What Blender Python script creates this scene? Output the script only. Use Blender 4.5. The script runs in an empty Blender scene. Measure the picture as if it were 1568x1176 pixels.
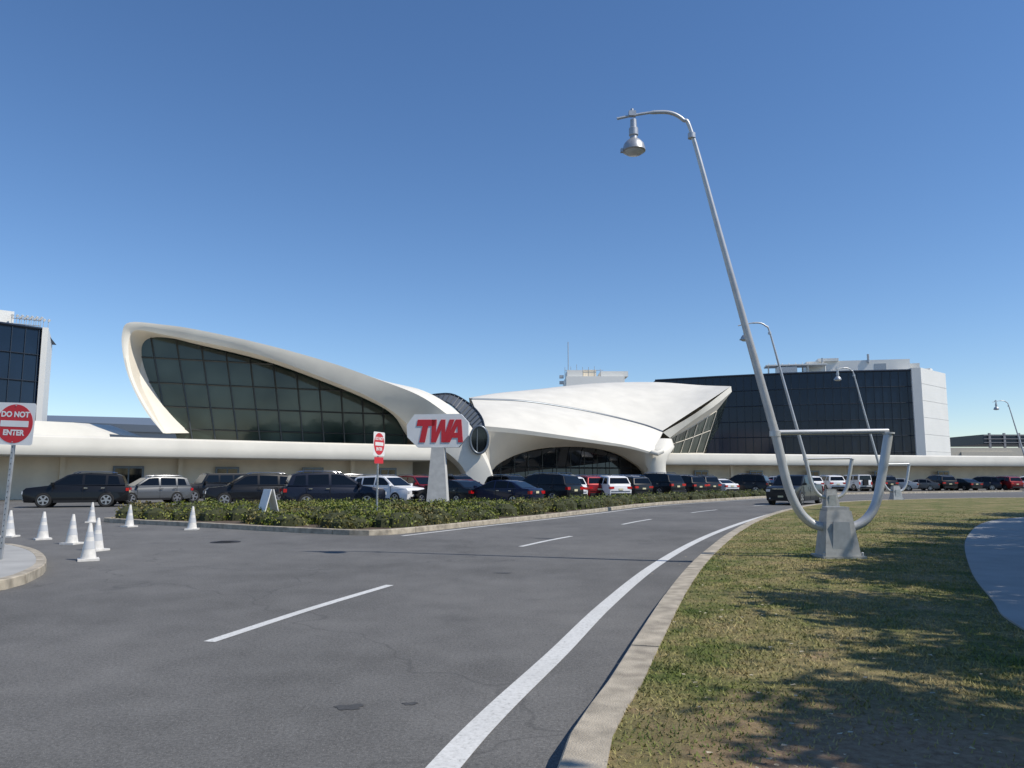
import bpy, bmesh, math, random
import numpy as np
from mathutils import Vector, Matrix
random.seed(7); np.random.seed(7)
R=math.radians
scene=bpy.context.scene
COL=bpy.context.collection

# ------------------------------------------------------------ materials
def mat(name,col,rough=.6,metal=0.,var=0.,scale=3.,bump=0.,bscale=60.,col2=None,spec=None,coat=0.,detail=6.):
    m=bpy.data.materials.new(name); m.use_nodes=True
    nt=m.node_tree; n=nt.nodes; l=nt.links; b=n['Principled BSDF']
    b.inputs['Roughness'].default_value=rough; b.inputs['Metallic'].default_value=metal
    if spec is not None: b.inputs['Specular IOR Level'].default_value=spec
    if coat: b.inputs['Coat Weight'].default_value=coat; b.inputs['Coat Roughness'].default_value=.04
    b.inputs['Base Color'].default_value=(*col,1)
    tc=n.new('ShaderNodeTexCoord')
    if var or col2:
        no=n.new('ShaderNodeTexNoise'); no.inputs['Scale'].default_value=scale; no.inputs['Detail'].default_value=detail
        l.new(tc.outputs['Object'],no.inputs['Vector'])
        r=n.new('ShaderNodeValToRGB')
        r.color_ramp.elements[0].position=.32; r.color_ramp.elements[1].position=.68
        c2=col2 or tuple(min(1,c*(1+var)) for c in col); c1=col if col2 else tuple(c*(1-var) for c in col)
        r.color_ramp.elements[0].color=(*c1,1); r.color_ramp.elements[1].color=(*c2,1)
        l.new(no.outputs['Fac'],r.inputs['Fac']); l.new(r.outputs['Color'],b.inputs['Base Color'])
    if bump:
        nb=n.new('ShaderNodeTexNoise'); nb.inputs['Scale'].default_value=bscale; nb.inputs['Detail'].default_value=4
        l.new(tc.outputs['Object'],nb.inputs['Vector'])
        bp=n.new('ShaderNodeBump'); bp.inputs['Strength'].default_value=bump; bp.inputs['Distance'].default_value=.02
        l.new(nb.outputs['Fac'],bp.inputs['Height']); l.new(bp.outputs['Normal'],b.inputs['Normal'])
    return m

def ramp(nt,src,stops):
    r=nt.nodes.new('ShaderNodeValToRGB'); e=r.color_ramp.elements
    e[0].position,e[0].color=stops[0][0],(*stops[0][1],1); e[1].position,e[1].color=stops[-1][0],(*stops[-1][1],1)
    for p,c in stops[1:-1]:
        x=e.new(p); x.color=(*c,1)
    nt.links.new(src,r.inputs['Fac']); return r.outputs['Color']
def noise(nt,vec,scale,detail=5,rough=.55,dist=0):
    n=nt.nodes.new('ShaderNodeTexNoise'); n.inputs['Scale'].default_value=scale; n.inputs['Detail'].default_value=detail
    n.inputs['Roughness'].default_value=rough; n.inputs['Distortion'].default_value=dist
    nt.links.new(vec,n.inputs['Vector']); return n.outputs['Fac']
def mix(nt,fac,a,b,mode='MIX'):
    m=nt.nodes.new('ShaderNodeMix'); m.data_type='RGBA'; m.blend_type=mode
    if isinstance(fac,float): m.inputs[0].default_value=fac
    else: nt.links.new(fac,m.inputs[0])
    for v,i in ((a,6),(b,7)):
        if isinstance(v,tuple): m.inputs[i].default_value=(*v,1)
        else: nt.links.new(v,m.inputs[i])
    return m.outputs[2]
W3=(1,1,1);K3=(0,0,0)

def asphalt_mat(name,base=.13):
    m=bpy.data.materials.new(name); m.use_nodes=True; nt=m.node_tree; b=nt.nodes['Principled BSDF']
    v=nt.nodes.new('ShaderNodeTexCoord').outputs['Object']
    big=ramp(nt,noise(nt,v,.16,6,.6),[(.3,(base*.74,base*.73,base*.70)),(.5,(base,base*.985,base*.95)),(.7,(base*1.22,base*1.195,base*1.14))])
    med=ramp(nt,noise(nt,v,1.3,7,.75),[(.3,(.84,.84,.84)),(.7,(1.13,1.13,1.13))])
    fine=ramp(nt,noise(nt,v,38,3,.8),[(.3,(.64,.64,.64)),(.7,(1.36,1.36,1.36))])
    c=mix(nt,1.,mix(nt,1.,big,med,'MULTIPLY'),fine,'MULTIPLY')
    vo=nt.nodes.new('ShaderNodeTexVoronoi'); vo.inputs['Scale'].default_value=60; nt.links.new(v,vo.inputs['Vector'])
    sp=ramp(nt,vo.outputs['Distance'],[(.1,W3),(.22,K3)])
    c=mix(nt,sp,c,(base*2.0,base*1.95,base*1.85))
    st=ramp(nt,noise(nt,v,.75,4,.5),[(.65,K3),(.76,(.45,.45,.45))])
    c=mix(nt,st,c,(base*.5,base*.5,base*.5))
    dv=nt.nodes.new('ShaderNodeTexNoise'); dv.inputs['Scale'].default_value=.9; nt.links.new(v,dv.inputs['Vector'])
    ad=nt.nodes.new('ShaderNodeVectorMath'); ad.operation='MULTIPLY_ADD'; nt.links.new(dv.outputs['Color'],ad.inputs[0]); ad.inputs[1].default_value=(2,2,2); nt.links.new(v,ad.inputs[2])
    vc=nt.nodes.new('ShaderNodeTexVoronoi'); vc.feature='DISTANCE_TO_EDGE'; vc.inputs['Scale'].default_value=.11; nt.links.new(ad.outputs[0],vc.inputs['Vector'])
    ck=ramp(nt,vc.outputs['Distance'],[(.0004,(.38,.38,.38)),(.0016,K3)])
    c=mix(nt,ck,c,(base*.4,base*.4,base*.4))
    nt.links.new(c,b.inputs['Base Color']); b.inputs['Roughness'].default_value=.88; b.inputs['Specular IOR Level'].default_value=.25
    bp=nt.nodes.new('ShaderNodeBump'); bp.inputs['Strength'].default_value=.5; bp.inputs['Distance'].default_value=.012
    nt.links.new(noise(nt,v,70,3,.7),bp.inputs['Height']); nt.links.new(bp.outputs['Normal'],b.inputs['Normal'])
    return m

def grass_mat(name,blade=False):
    m=bpy.data.materials.new(name); m.use_nodes=True; nt=m.node_tree; b=nt.nodes['Principled BSDF']
    v=nt.nodes.new('ShaderNodeTexCoord').outputs['Object']
    k=1.7 if blade else 1.15
    g=ramp(nt,noise(nt,v,1.7,6,.65),[(.34,(.060*k,.085*k,.021*k)),(.5,(.105*k,.120*k,.034*k)),(.60,(.17*k,.155*k,.062*k)),(.72,(.26*k,.205*k,.11*k))])
    d=ramp(nt,noise(nt,v,.55,7,.8),[(.43,K3),(.6,(.9,.9,.9))])
    c=mix(nt,d,g,(.235*k,.19*k,.095*k))
    if not blade:
        f=ramp(nt,noise(nt,v,24,4,.75),[(.3,(.55,.55,.55)),(.7,(1.35,1.35,1.35))]); c=mix(nt,1.,c,f,'MULTIPLY')
        f=ramp(nt,noise(nt,v,5,5,.75),[(.3,(.72,.75,.68)),(.7,(1.22,1.17,1.13))]); c=mix(nt,1.,c,f,'MULTIPLY')
        sub=nt.nodes.new('ShaderNodeVectorMath'); sub.operation='DISTANCE'; nt.links.new(v,sub.inputs[0]); sub.inputs[1].default_value=(2.1,3.9,.15)
        ad=nt.nodes.new('ShaderNodeMath'); ad.operation='MULTIPLY_ADD'; nt.links.new(noise(nt,v,2.2,5,.7),ad.inputs[0]); ad.inputs[1].default_value=2.2; nt.links.new(sub.outputs['Value'],ad.inputs[2])
        mr=nt.nodes.new('ShaderNodeMapRange'); mr.inputs[1].default_value=1.8; mr.inputs[2].default_value=2.8; mr.inputs[3].default_value=.9; mr.inputs[4].default_value=0; nt.links.new(ad.outputs[0],mr.inputs[0])
        so=ramp(nt,noise(nt,v,14,5,.7),[(.3,(.22,.125,.075)),(.7,(.44,.31,.20))])
        bare=ramp(nt,noise(nt,v,1.1,6,.8),[(.60,K3),(.68,(.7,.7,.7))])
        c=mix(nt,bare,c,so)
        c=mix(nt,mr.outputs[0],c,so)
    nt.links.new(c,b.inputs['Base Color']); b.inputs['Roughness'].default_value=.8; b.inputs['Specular IOR Level'].default_value=.2
    if not blade:
        bp=nt.nodes.new('ShaderNodeBump'); bp.inputs['Strength'].default_value=.8; bp.inputs['Distance'].default_value=.03
        nt.links.new(noise(nt,v,30,5,.7),bp.inputs['Height']); nt.links.new(bp.outputs['Normal'],b.inputs['Normal'])
    return m

def leaf_mat(name,cols,alt=None):
    m=bpy.data.materials.new(name); m.use_nodes=True; nt=m.node_tree; b=nt.nodes['Principled BSDF']
    ge=nt.nodes.new('ShaderNodeNewGeometry')
    v=nt.nodes.new('ShaderNodeTexCoord').outputs['Object']
    n=len(cols); c=ramp(nt,ge.outputs['Random Per Island'],[(i/(n-1),q) for i,q in enumerate(cols)])
    if alt:
        c=mix(nt,ramp(nt,noise(nt,v,.5,3),[(.5,K3),(.62,(.75,.75,.75))]),c,alt)
    nt.links.new(c,b.inputs['Base Color']); b.inputs['Roughness'].default_value=.55; b.inputs['Specular IOR Level'].default_value=.3
    return m

def worn_paint(name):
    m=bpy.data.materials.new(name); m.use_nodes=True; nt=m.node_tree; b=nt.nodes['Principled BSDF']
    v=nt.nodes.new('ShaderNodeTexCoord').outputs['Object']
    c=ramp(nt,noise(nt,v,26,5,.75),[(.30,(.26,.26,.25)),(.42,(.55,.55,.53)),(.6,(.66,.66,.64))])
    c=mix(nt,ramp(nt,noise(nt,v,1.2,4,.6),[(.4,(.0,.0,.0)),(.75,(.35,.35,.35))]),c,(.38,.38,.36))
    nt.links.new(c,b.inputs['Base Color']); b.inputs['Roughness'].default_value=.7
    return m

ASPH=asphalt_mat('asphalt',.135); ASPH2=asphalt_mat('apron_asphalt',.135)
PAINT=worn_paint('road_paint')
KERB=mat('kerb_concrete',(.37,.325,.255),.85,var=.3,scale=5,bump=.5,bscale=80,detail=12)
CONC=mat('path_concrete',(.36,.355,.335),.85,var=.12,scale=1.5,bump=.1)
GRASS=grass_mat('grass_ground'); BLADE=grass_mat('grass_blade',True)
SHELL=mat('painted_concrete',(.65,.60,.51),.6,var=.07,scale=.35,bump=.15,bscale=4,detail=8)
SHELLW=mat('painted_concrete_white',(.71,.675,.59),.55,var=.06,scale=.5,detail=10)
WALL=mat('wall_plaster',(.76,.67,.53),.75,var=.07,scale=.8)
SEAM=mat('skylight_metal',(.16,.18,.20),.35,.5)
MULL=mat('mullion',(.045,.05,.05),.4,.3)
GLASS=mat('tinted_glass',(.012,.021,.018),.05,col2=(.058,.080,.068),scale=.22,bump=.35,bscale=.5,detail=2)
DARKGL=mat('dark_glass',(.006,.007,.008),.06,col2=(.012,.015,.018),scale=.3)
HGLASS=mat('hotel_glass',(.005,.012,.028),.10,col2=(.011,.024,.050),scale=.12,spec=.35)
HMULL=mat('hotel_mullion',(.022,.032,.048),.35,.2)
WHITE=mat('white_cladding',(.70,.69,.65),.5,var=.03,scale=.3)
GREYR=mat('roof_grey',(.16,.19,.23),.5,.2)
STEEL=mat('galvanised_steel',(.42,.43,.44),.42,.55,var=.14,scale=6)
STEELP=mat('painted_pole',(.50,.51,.52),.38,.35,var=.08,scale=5)
BRACK=mat('brushed_plate',(.38,.38,.37),.5,.4,var=.15,scale=9)
RED=mat('sign_red',(.55,.02,.03),.4); SWHITE=mat('sign_white',(.72,.72,.71),.4,var=.03,scale=3)
PED=mat('pedestal_concrete',(.50,.495,.47),.8,var=.12,scale=3)
CONEW=mat('cone_white',(.66,.64,.60),.5,var=.12,scale=9); CONEG=mat('cone_collar',(.50,.51,.52),.3)
TYRE=mat('tyre',(.015,.015,.015),.8); RIM=mat('rim',(.45,.45,.46),.3,.8); TRIM=mat('black_trim',(.014,.014,.015),.5,spec=.3)
CGL=mat('car_glass',(.004,.005,.006),.04,spec=.4); HEAD=mat('headlight',(.6,.62,.65),.1,.2,coat=.5); TAIL=mat('taillight',(.42,.008,.01),.15,coat=.5)
CHR=mat('chrome',(.6,.6,.62),.15,1.); PLATE=mat('plate',(.6,.55,.35),.5)
BARK=mat('bark',(.10,.075,.055),.9,var=.3,scale=8,bump=.6,bscale=20)
IRON=mat('cast_iron',(.03,.028,.027),.6)
LENS=mat('lamp_lens',(.55,.56,.55),.25)
MULCH=mat('mulch',(.09,.065,.045),.95,var=.4,scale=12,bump=.8,bscale=25)

# ------------------------------------------------------------ builders
class B:
    def __init__(s): s.v=[];s.f=[];s.m=[]
    def add(s,v,f,m=0):
        o=len(s.v); s.v+= [tuple(p) for p in v]; s.f+=[tuple(i+o for i in q) for q in f]; s.m+=[m]*len(f)
    def box(s,c,d,m=0,rz=0,top=None):
        tx,ty=(top or (1,1)); x,y,z=d[0]/2,d[1]/2,d[2]/2
        v=[(-x,-y,-z),(x,-y,-z),(x,y,-z),(-x,y,-z),(-x*tx,-y*ty,z),(x*tx,-y*ty,z),(x*tx,y*ty,z),(-x*tx,y*ty,z)]
        cs,sn=math.cos(rz),math.sin(rz)
        v=[(c[0]+a*cs-b*sn,c[1]+a*sn+b*cs,c[2]+q) for a,b,q in v]
        s.add(v,[(0,3,2,1),(4,5,6,7),(0,1,5,4),(1,2,6,5),(2,3,7,6),(3,0,4,7)],m)
    def prism(s,pts,z0,z1,m=0):
        n=len(pts); v=[(x,y,z0) for x,y in pts]+[(x,y,z1) for x,y in pts]
        s.add(v,[tuple(range(n))[::-1],tuple(range(n,2*n))]+[(i,(i+1)%n,n+(i+1)%n,n+i) for i in range(n)],m)
    def tube(s,path,rad,m=0,seg=12,cap=True):
        P=[Vector(p) for p in path]; n=len(P); rad=rad if isinstance(rad,(list,tuple)) else [rad]*n
        T=[(P[min(i+1,n-1)]-P[max(i-1,0)]).normalized() for i in range(n)]
        up=Vector((0,0,1)) if abs(T[0].z)<.9 else Vector((0,1,0)); v=[]
        a=T[0].cross(up).normalized()
        for i in range(n):
            a=(a-T[i]*a.dot(T[i])).normalized(); b=T[i].cross(a)
            for k in range(seg):
                t=2*math.pi*k/seg; v.append(P[i]+(a*math.cos(t)+b*math.sin(t))*rad[i])
        f=[(i*seg+k,i*seg+(k+1)%seg,(i+1)*seg+(k+1)%seg,(i+1)*seg+k) for i in range(n-1) for k in range(seg)]
        if cap: f+=[tuple(range(seg))[::-1],tuple(range((n-1)*seg,n*seg))]
        s.add(v,f,m)
    def lathe(s,prof,c=(0,0,0),m=0,seg=20,axis='Z'):
        v=[]
        for r,z in prof:
            for k in range(seg):
                t=2*math.pi*k/seg; x,y=r*math.cos(t),r*math.sin(t)
                v.append((c[0]+x,c[1]+y,c[2]+z) if axis=='Z' else (c[0]+x,c[1]+z,c[2]+y))
        n=len(prof)
        f=[(i*seg+k,i*seg+(k+1)%seg,(i+1)*seg+(k+1)%seg,(i+1)*seg+k) for i in range(n-1) for k in range(seg)]
        f+=[tuple(range(seg))[::-1],tuple(range((n-1)*seg,n*seg))]
        s.add(v,f,m)
    def beam(s,p,q,w,m=0):
        s.tube([p,q],w*.7071,m,seg=4)
    def loft(s,rows,m=0):
        n=len(rows[0]); v=[p for r in rows for p in r]
        s.add(v,[(i*n+k,i*n+k+1,(i+1)*n+k+1,(i+1)*n+k) for i in range(len(rows)-1) for k in range(n-1)],m)
    def obj(s,name,mats,parent=None,smooth=None,loc=None,rz=0,fixn=True):
        me=bpy.data.meshes.new(name); me.from_pydata([tuple(p) for p in s.v],[],s.f); me.update()
        for q in mats: me.materials.append(q)
        me.polygons.foreach_set('material_index',s.m)
        if fixn:
            bm=bmesh.new(); bm.from_mesh(me); bmesh.ops.recalc_face_normals(bm,faces=bm.faces); bm.to_mesh(me); bm.free()
        if smooth: 
            me.shade_smooth(); me.set_sharp_from_angle(angle=R(smooth))
        o=bpy.data.objects.new(name,me); COL.objects.link(o)
        if loc: o.location=loc
        o.rotation_euler.z=rz
        if parent: o.parent=parent
        return o
def empty(name,loc=(0,0,0)):
    e=bpy.data.objects.new(name,None); COL.objects.link(e); e.location=loc; e.empty_display_size=.5; return e

def cr(pts,n=8):
    P=[np.array(p,float) for p in pts]; P=[2*P[0]-P[1]]+P+[2*P[-1]-P[-2]]; out=[]
    for i in range(1,len(P)-2):
        for k in range(n):
            t=k/n; a,b,c,d=P[i-1:i+3]
            out.append(.5*((2*b)+(-a+c)*t+(2*a-5*b+4*c-d)*t*t+(-a+3*b-3*c+d)*t**3))
    out.append(P[-2]); return [tuple(map(float,o)) for o in out]
def resamp(pts,n):
    A=np.array(cr(pts,10)); d=np.r_[0,np.cumsum(np.linalg.norm(np.diff(A,axis=0),axis=1))]; t=np.linspace(0,d[-1],n)
    return [tuple(float(np.interp(q,d,A[:,k])) for k in range(A.shape[1])) for q in t]
def norms(pts):
    out=[]
    for i in range(len(pts)):
        a=pts[max(i-1,0)]; b=pts[min(i+1,len(pts)-1)]; dx,dy=b[0]-a[0],b[1]-a[1]; l=math.hypot(dx,dy) or 1
        out.append((-dy/l,dx/l))
    return out
def off(pts,d): return [(p[0]+n[0]*d,p[1]+n[1]*d) for p,n in zip(pts,norms(pts))]
def strip(name,pts,w,z,m):
    a,b_=off(pts,w/2),off(pts,-w/2); b=B(); b.loft([[(x,y,z) for x,y in a],[(x,y,z) for x,y in b_]]); return b
def flat(name,pts,z,m,parent=None):
    me=bpy.data.meshes.new(name); bm=bmesh.new(); f=bm.faces.new([bm.verts.new((x,y,z)) for x,y in pts]); bm.normal_update()
    if f.normal.z<0: f.normal_flip()
    bmesh.ops.triangulate(bm,faces=bm.faces[:]); bm.to_mesh(me); bm.free(); me.materials.append(m)
    o=bpy.data.objects.new(name,me); COL.objects.link(o); o.parent=parent; return o
def kerb(name,pts,w,side,h=.15,seg=3.0):
    L=sum(math.dist(pts[i],pts[i+1]) for i in range(len(pts)-1)); A=np.array(pts)
    d=np.r_[0,np.cumsum(np.linalg.norm(np.diff(A,axis=0),axis=1))]; b=B(); t=0
    while t<L-.1:
        e=min(t+seg,L); ts=np.linspace(t+.008,e-.008,6)
        pp=[(float(np.interp(q,d,A[:,0])),float(np.interp(q,d,A[:,1]))) for q in ts]
        hh=h+random.uniform(-.004,.004)
        prof=[(0,-.02),(.004,hh-.015),(.018,hh),(w,hh),(w,-.02)]
        rows=[[(x,y,z) for x,y in off(pp,side*o)] for o,z in prof]
        b.loft(rows)
        for k in (0,5): b.add([r[k] for r in rows],[tuple(range(5))])
        t=e
    return b.obj(name,[KERB])
def inpoly(x,y,poly):
    ins=np.zeros(x.shape,bool); n=len(poly)
    for i in range(n):
        x1,y1=poly[i];x2,y2=poly[(i+1)%n]
        c=((y1>y)!=(y2>y))&(x<(x2-x1)*(y-y1)/((y2-y1) or 1e-9)+x1); ins^=c
    return ins

# ------------------------------------------------------------ ground, roads
flat('ground',[(-2500,-400),(2500,-400),(2500,4000),(-2500,4000)],-.004,ASPH2)
flat('road',[(-90,-30),(160,-30),(160,150),(-90,150)],0.0,ASPH)
rk=cr([(-.42,-14),(-.3,-6),(-.16,0),(.02,2.6),(.3,4.49),(.64,5.59),(1.14,7.29),(1.96,10.03),(2.92,12.99),(4.06,16.2),(5.92,21.1),(8.72,27.7),(12.45,35.3),(17.2,43.2),(22.3,48.6),(30.2,53.6),(38,55.8),(60,58),(100,59.5)],6)
kerb('kerb',rk,.25,-1,.165)
ge=off(rk,-.25)
gpoly=ge+[(100,-14)]
flat('grass_verge',gpoly,.15,GRASS)
pl=cr([(3.6,3.0),(4.88,7.57),(5.67,9.32),(7.34,12.6),(10.76,18.52),(15.26,25.11),(18.9,28.4),(26,33),(40,38)],6)
pr=off(pl,-3.2); ppoly=off(pl,.03)+pr[::-1]
N=260000
x=np.random.rand(N)*15+.2; y=1.5+np.random.rand(N)**1.4*33
x=x*np.clip(y/16,.35,1.6)
ok=inpoly(x,y,gpoly)&~inpoly(x,y,ppoly)&(np.random.rand(N)<np.clip((34-y)/18,0,1)); x=x[ok];y=y[ok];n=len(x)
d=np.hypot(x-2.1,y-3.9)
patch=.5+.5*np.sin(x*2.1+1.3*np.sin(y*1.7))*np.sin(y*1.9+1.1*np.sin(x*1.3+2))
keep=(np.random.rand(n)<np.clip((d-.3)/1.7,.07,1)*np.clip(1.25-patch,.3,1)); x=x[keep];y=y[keep];n=len(x)
a=np.random.rand(n)*6.28; h=.008+np.random.rand(n)*.022; w=.0028+np.random.rand(n)*.003+.0005*y; lx=(np.random.rand(n)-.5)*.05; ly=(np.random.rand(n)-.5)*.05
V=np.zeros((n,3,3)); V[:,0]=np.c_[x-np.cos(a)*w,y-np.sin(a)*w,np.full(n,.148)]; V[:,1]=np.c_[x+np.cos(a)*w,y+np.sin(a)*w,np.full(n,.148)]; V[:,2]=np.c_[x+lx,y+ly,.15+h]
me=bpy.data.meshes.new('grass'); me.vertices.add(n*3); me.vertices.foreach_set('co',V.ravel()); me.loops.add(n*3); me.loops.foreach_set('vertex_index',np.arange(n*3,dtype=np.int32))
me.polygons.add(n); me.polygons.foreach_set('loop_start',np.arange(0,n*3,3,dtype=np.int32)); me.polygons.foreach_set('loop_total',np.full(n,3,dtype=np.int32)); me.update(calc_edges=True); me.materials.append(BLADE)
COL.objects.link(bpy.data.objects.new('grass',me))
b=B()
for i in range(190):
    q=random.random()**1.4*12+3.5; px=random.uniform(.12,.52)*q+.5; c=random.uniform(.010,.024); t=random.random()*6
    b.add([(px+math.cos(t+k*1.57)*c,q+math.sin(t+k*1.57)*c*.6,.175+random.uniform(0,.01)) for k in range(4)],[(0,1,2,3)])
b.obj('fallen_leaves',[mat('dry_leaf',(.42,.37,.27),.8,var=.3)])
b=B()
b.loft([[(x,y,.1) for x,y in pl],[(x,y,.172) for x,y in pl],[(x,y,.172) for x,y in pr],[(x,y,.1) for x,y in pr]]); b.obj('footpath',[CONC])
# tar patches on the road
b=B()
for cx,cy,rx,ry in ((-1.13,5.62,.09,.08),(-.72,5.7,.05,.04),(-.15,13.2,.14,.10),(.9,20.5,.3,.18)):
    b.add([(cx+rx*(1+.3*math.sin(3*t+cx)+.12*math.sin(7*t))*math.cos(t),cy+ry*(1+.3*math.cos(2*t+cy)+.15*math.cos(5*t))*math.sin(t),.003) for t in np.linspace(0,2*math.pi,29)[:-1]],[tuple(range(28))])
b.obj('tar_patches',[mat('tar',(.062,.061,.058),.7,var=.3,scale=30)])

# painted markings
em=empty('road_markings')
edge=cr([(-1.25,-8),(-1.12,0),(-.85,2.4),(-.38,4.49),(-.09,5.59),(.42,7.29),(1.21,10.03),(2.53,14.1),(4.38,19.03),(6.61,24.25),(9.7,30.79),(13.17,37.33),(17.2,42.7),(22.3,47.9),(30,52.8),(38,55.1),(60,57.4),(95,58.9)],6)
strip('e',edge,.19,.004,PAINT).obj('edge_line',[PAINT],em)
ll=cr([(-3.0,21.4),(-.95,25.5),(1.4,29.9),(3.75,34.4),(8.4,43.8),(14.4,52.2),(22.3,62.3),(31.8,71.6),(56,84.2)],6)
strip('e',ll,.14,.004,PAINT).obj('left_edge_line',[PAINT],em)
b=B()
for p,q in (((-2.96,7.77),(-1.82,11.75)),((.2,18.15),(1.62,21.32)),((3.76,26.57),(5.32,29.84)),((8.1,35.2),(10.1,38.4)),((13.5,43.5),(16,46.6)),((-4.2,-2.5),(-3.7,1.2))):
    mid=((p[0]+q[0])/2-.04,(p[1]+q[1])/2+.02)
    s_=strip('d',cr([p,mid,q],4),.13,.004,PAINT); b.add(s_.v,s_.f)
b.obj('lane_dashes',[PAINT],em)
b=B(); b.lathe([(.36,0),(.36,.008),(.30,.008),(.30,.012),(.05,.012)],(-7.1,19.4,0),seg=28)
for k in range(-3,4): b.box((-7.1,19.4+k*.08,.014),(.4,.02,.004))
b.obj('manhole_cover',[IRON])
# planted island
isl=cr([(-14.6,28.6),(-14.35,27.7),(-10.2,25.19),(-7.03,23.1),(-4.81,21.85),(-4.03,21.56),(-3.35,21.9),(-1.72,24.8),(.55,29),(3.37,34.65),(8,44.16),(13.95,52.59),(21.98,62.89),(31.38,72.36),(56,85.2)],6)
back=[(55,87),(30.5,74),(20.6,64.6),(12.3,54.5),(6.3,46.5),(2,39.5),(-1.5,36.4),(-6,35.2),(-12,34.6),(-14,32)]
kerb('kerb',isl,.16,1)
isin=off(isl,.16)
ip=isin+back
flat('planting_bed',ip,.13,MULCH)
kerb('kerb',cr([(-14.6,28.6),(-14.4,32),(-12,34.7),(-6,35.3),(-1.5,36.5),(2,39.6),(6.3,46.6),(12.3,54.6),(20.6,64.7),(30.5,74.1),(55,87.1)],4),.16,-1)
li=cr([(-30,8.4),(-14,9.2),(-9.2,9.9),(-7.7,10.6),(-7.25,11.3),(-7.38,12.0),(-7.96,13.43),(-9.27,15.43),(-10.61,16.9),(-11.33,17.34),(-16,18.6),(-30,19.2)],6)
kerb('kerb',li,.16,1); flat('sidewalk',off(li,.16),.148,CONC)

def leaves(name,pts,size,m,jit=.35):
    P=np.array(pts); n=len(P); q=np.random.rand(n,3)*2-1; q/=np.linalg.norm(q,axis=1)[:,None]+1e-9; q[:,2]=np.abs(q[:,2])*.6+.1
    r=np.cross(q,np.random.rand(n,3)-.5); r/=np.linalg.norm(r,axis=1)[:,None]+1e-9; s=size*(.6+.8*np.random.rand(n))[:,None]
    u=np.cross(q,r); u/=np.linalg.norm(u,axis=1)[:,None]+1e-9
    V=np.stack([P-r*s*.5,P-u*s*.28,P+r*s*.5,P+u*s*.28],1)
    me=bpy.data.meshes.new(name); me.vertices.add(n*4); me.vertices.foreach_set('co',V.ravel()); me.loops.add(n*4); me.loops.foreach_set('vertex_index',np.arange(n*4,dtype=np.int32))
    me.polygons.add(n); me.polygons.foreach_set('loop_start',np.arange(0,n*4,4,dtype=np.int32)); me.polygons.foreach_set('loop_total',np.full(n,4,dtype=np.int32)); me.update(calc_edges=True); me.materials.append(m)
    return me
hp=off(isl,.62)[4:]+[(x-.4,y-.7) for x,y in back]
bushes=[]
for _ in range(9000):
    bx,by=random.uniform(-14.5,20),random.uniform(21,64)
    bushes.append((bx,by))
ba=np.array(bushes); ins=inpoly(ba[:,0],ba[:,1],hp); ba=ba[ins][:620]
P=[];core=B()
for bx,by in ba:
    h=random.uniform(.32,.58); r=random.uniform(.4,.65); k=170 if by<34 else 85
    u=np.random.randn(k,3); u/=np.linalg.norm(u,axis=1)[:,None]; u[:,2]=np.abs(u[:,2])
    rr=(.78+.3*np.random.rand(k))[:,None]
    P.append(np.array([bx,by,.14])+u*rr*np.array([r,r,h]))
    core.lathe([(r*.8,0),(r*.74,h*.5),(r*.4,h*.78),(.05,h*.82)],(bx,by,.13),0,7)
P=np.concatenate(P)
he=empty('hedge')
o=bpy.data.objects.new('foliage',leaves('foliage',P,.085,leaf_mat('hedge_leaf',[(.055,.085,.014),(.10,.135,.018),(.15,.175,.025),(.20,.20,.034)],(.14,.10,.04)))); COL.objects.link(o); o.parent=he
core.obj('branch_core',[mat('hedge_core',(.04,.045,.016),.9)],he)

# ------------------------------------------------------------ trees beside the path, outside the frame; they shade the verge
def tree_mesh(seed):
    random.seed(seed); np.random.seed(seed)
    b=B(); b.tube([(0,0,-.1),(.06,.03,1.6),(-.06,.1,3.6),(.1,0,6.2)],[.24,.19,.15,.08],0,10)
    pts=[]
    for i in range(72):
        u=np.random.randn(3); u/=np.linalg.norm(u); rr=random.random()**.45
        c=np.array([0,0,6.0])+u*rr*np.array([3.5,3.5,2.3])
        z0=min(5.6,max(2.6,c[2]-1.6)); m_=((c[0])*.5,(c[1])*.5,(z0+c[2])/2+.1)
        if i%2==0: b.tube([(.02,.03,z0),m_,tuple(c)],[.07,.04,.012],0,6)
        pts.append(c+np.random.randn(300,3)*np.array([.45,.45,.32]))
        if rr>.8:
            d_=u*np.array([1,1,.5])*random.uniform(.5,1.1)
            pts.append(c+d_*np.random.rand(90,1)+np.random.randn(90,3)*.11)
    return b,np.concatenate(pts)
TL=leaf_mat('tree_leaf',[(.035,.06,.015),(.06,.10,.02),(.09,.12,.03)])
for i,(tx,ty,s_) in enumerate(((9.9,.9,1.),(11.9,5.6,1.),(13.9,9.0,1.),(15.5,12.2,1.02),(18.0,16.2,.97),(20.6,19.8,1.),(24.0,23.2,.97),(27.0,26.8,1.),(8.9,-5,1.),(15.6,4.2,1.),(19,10.5,1.))):
    e=empty('tree',(tx,ty,.14)); b,pts=tree_mesh(20+i)
    b.obj('trunk',[BARK],e,smooth=40); o=bpy.data.objects.new('crown',leaves('crown',pts,.23,TL)); COL.objects.link(o); o.parent=e
    e.scale=(s_,)*3; e.rotation_euler.z=i*1.3
random.seed(11); np.random.seed(11)

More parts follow.
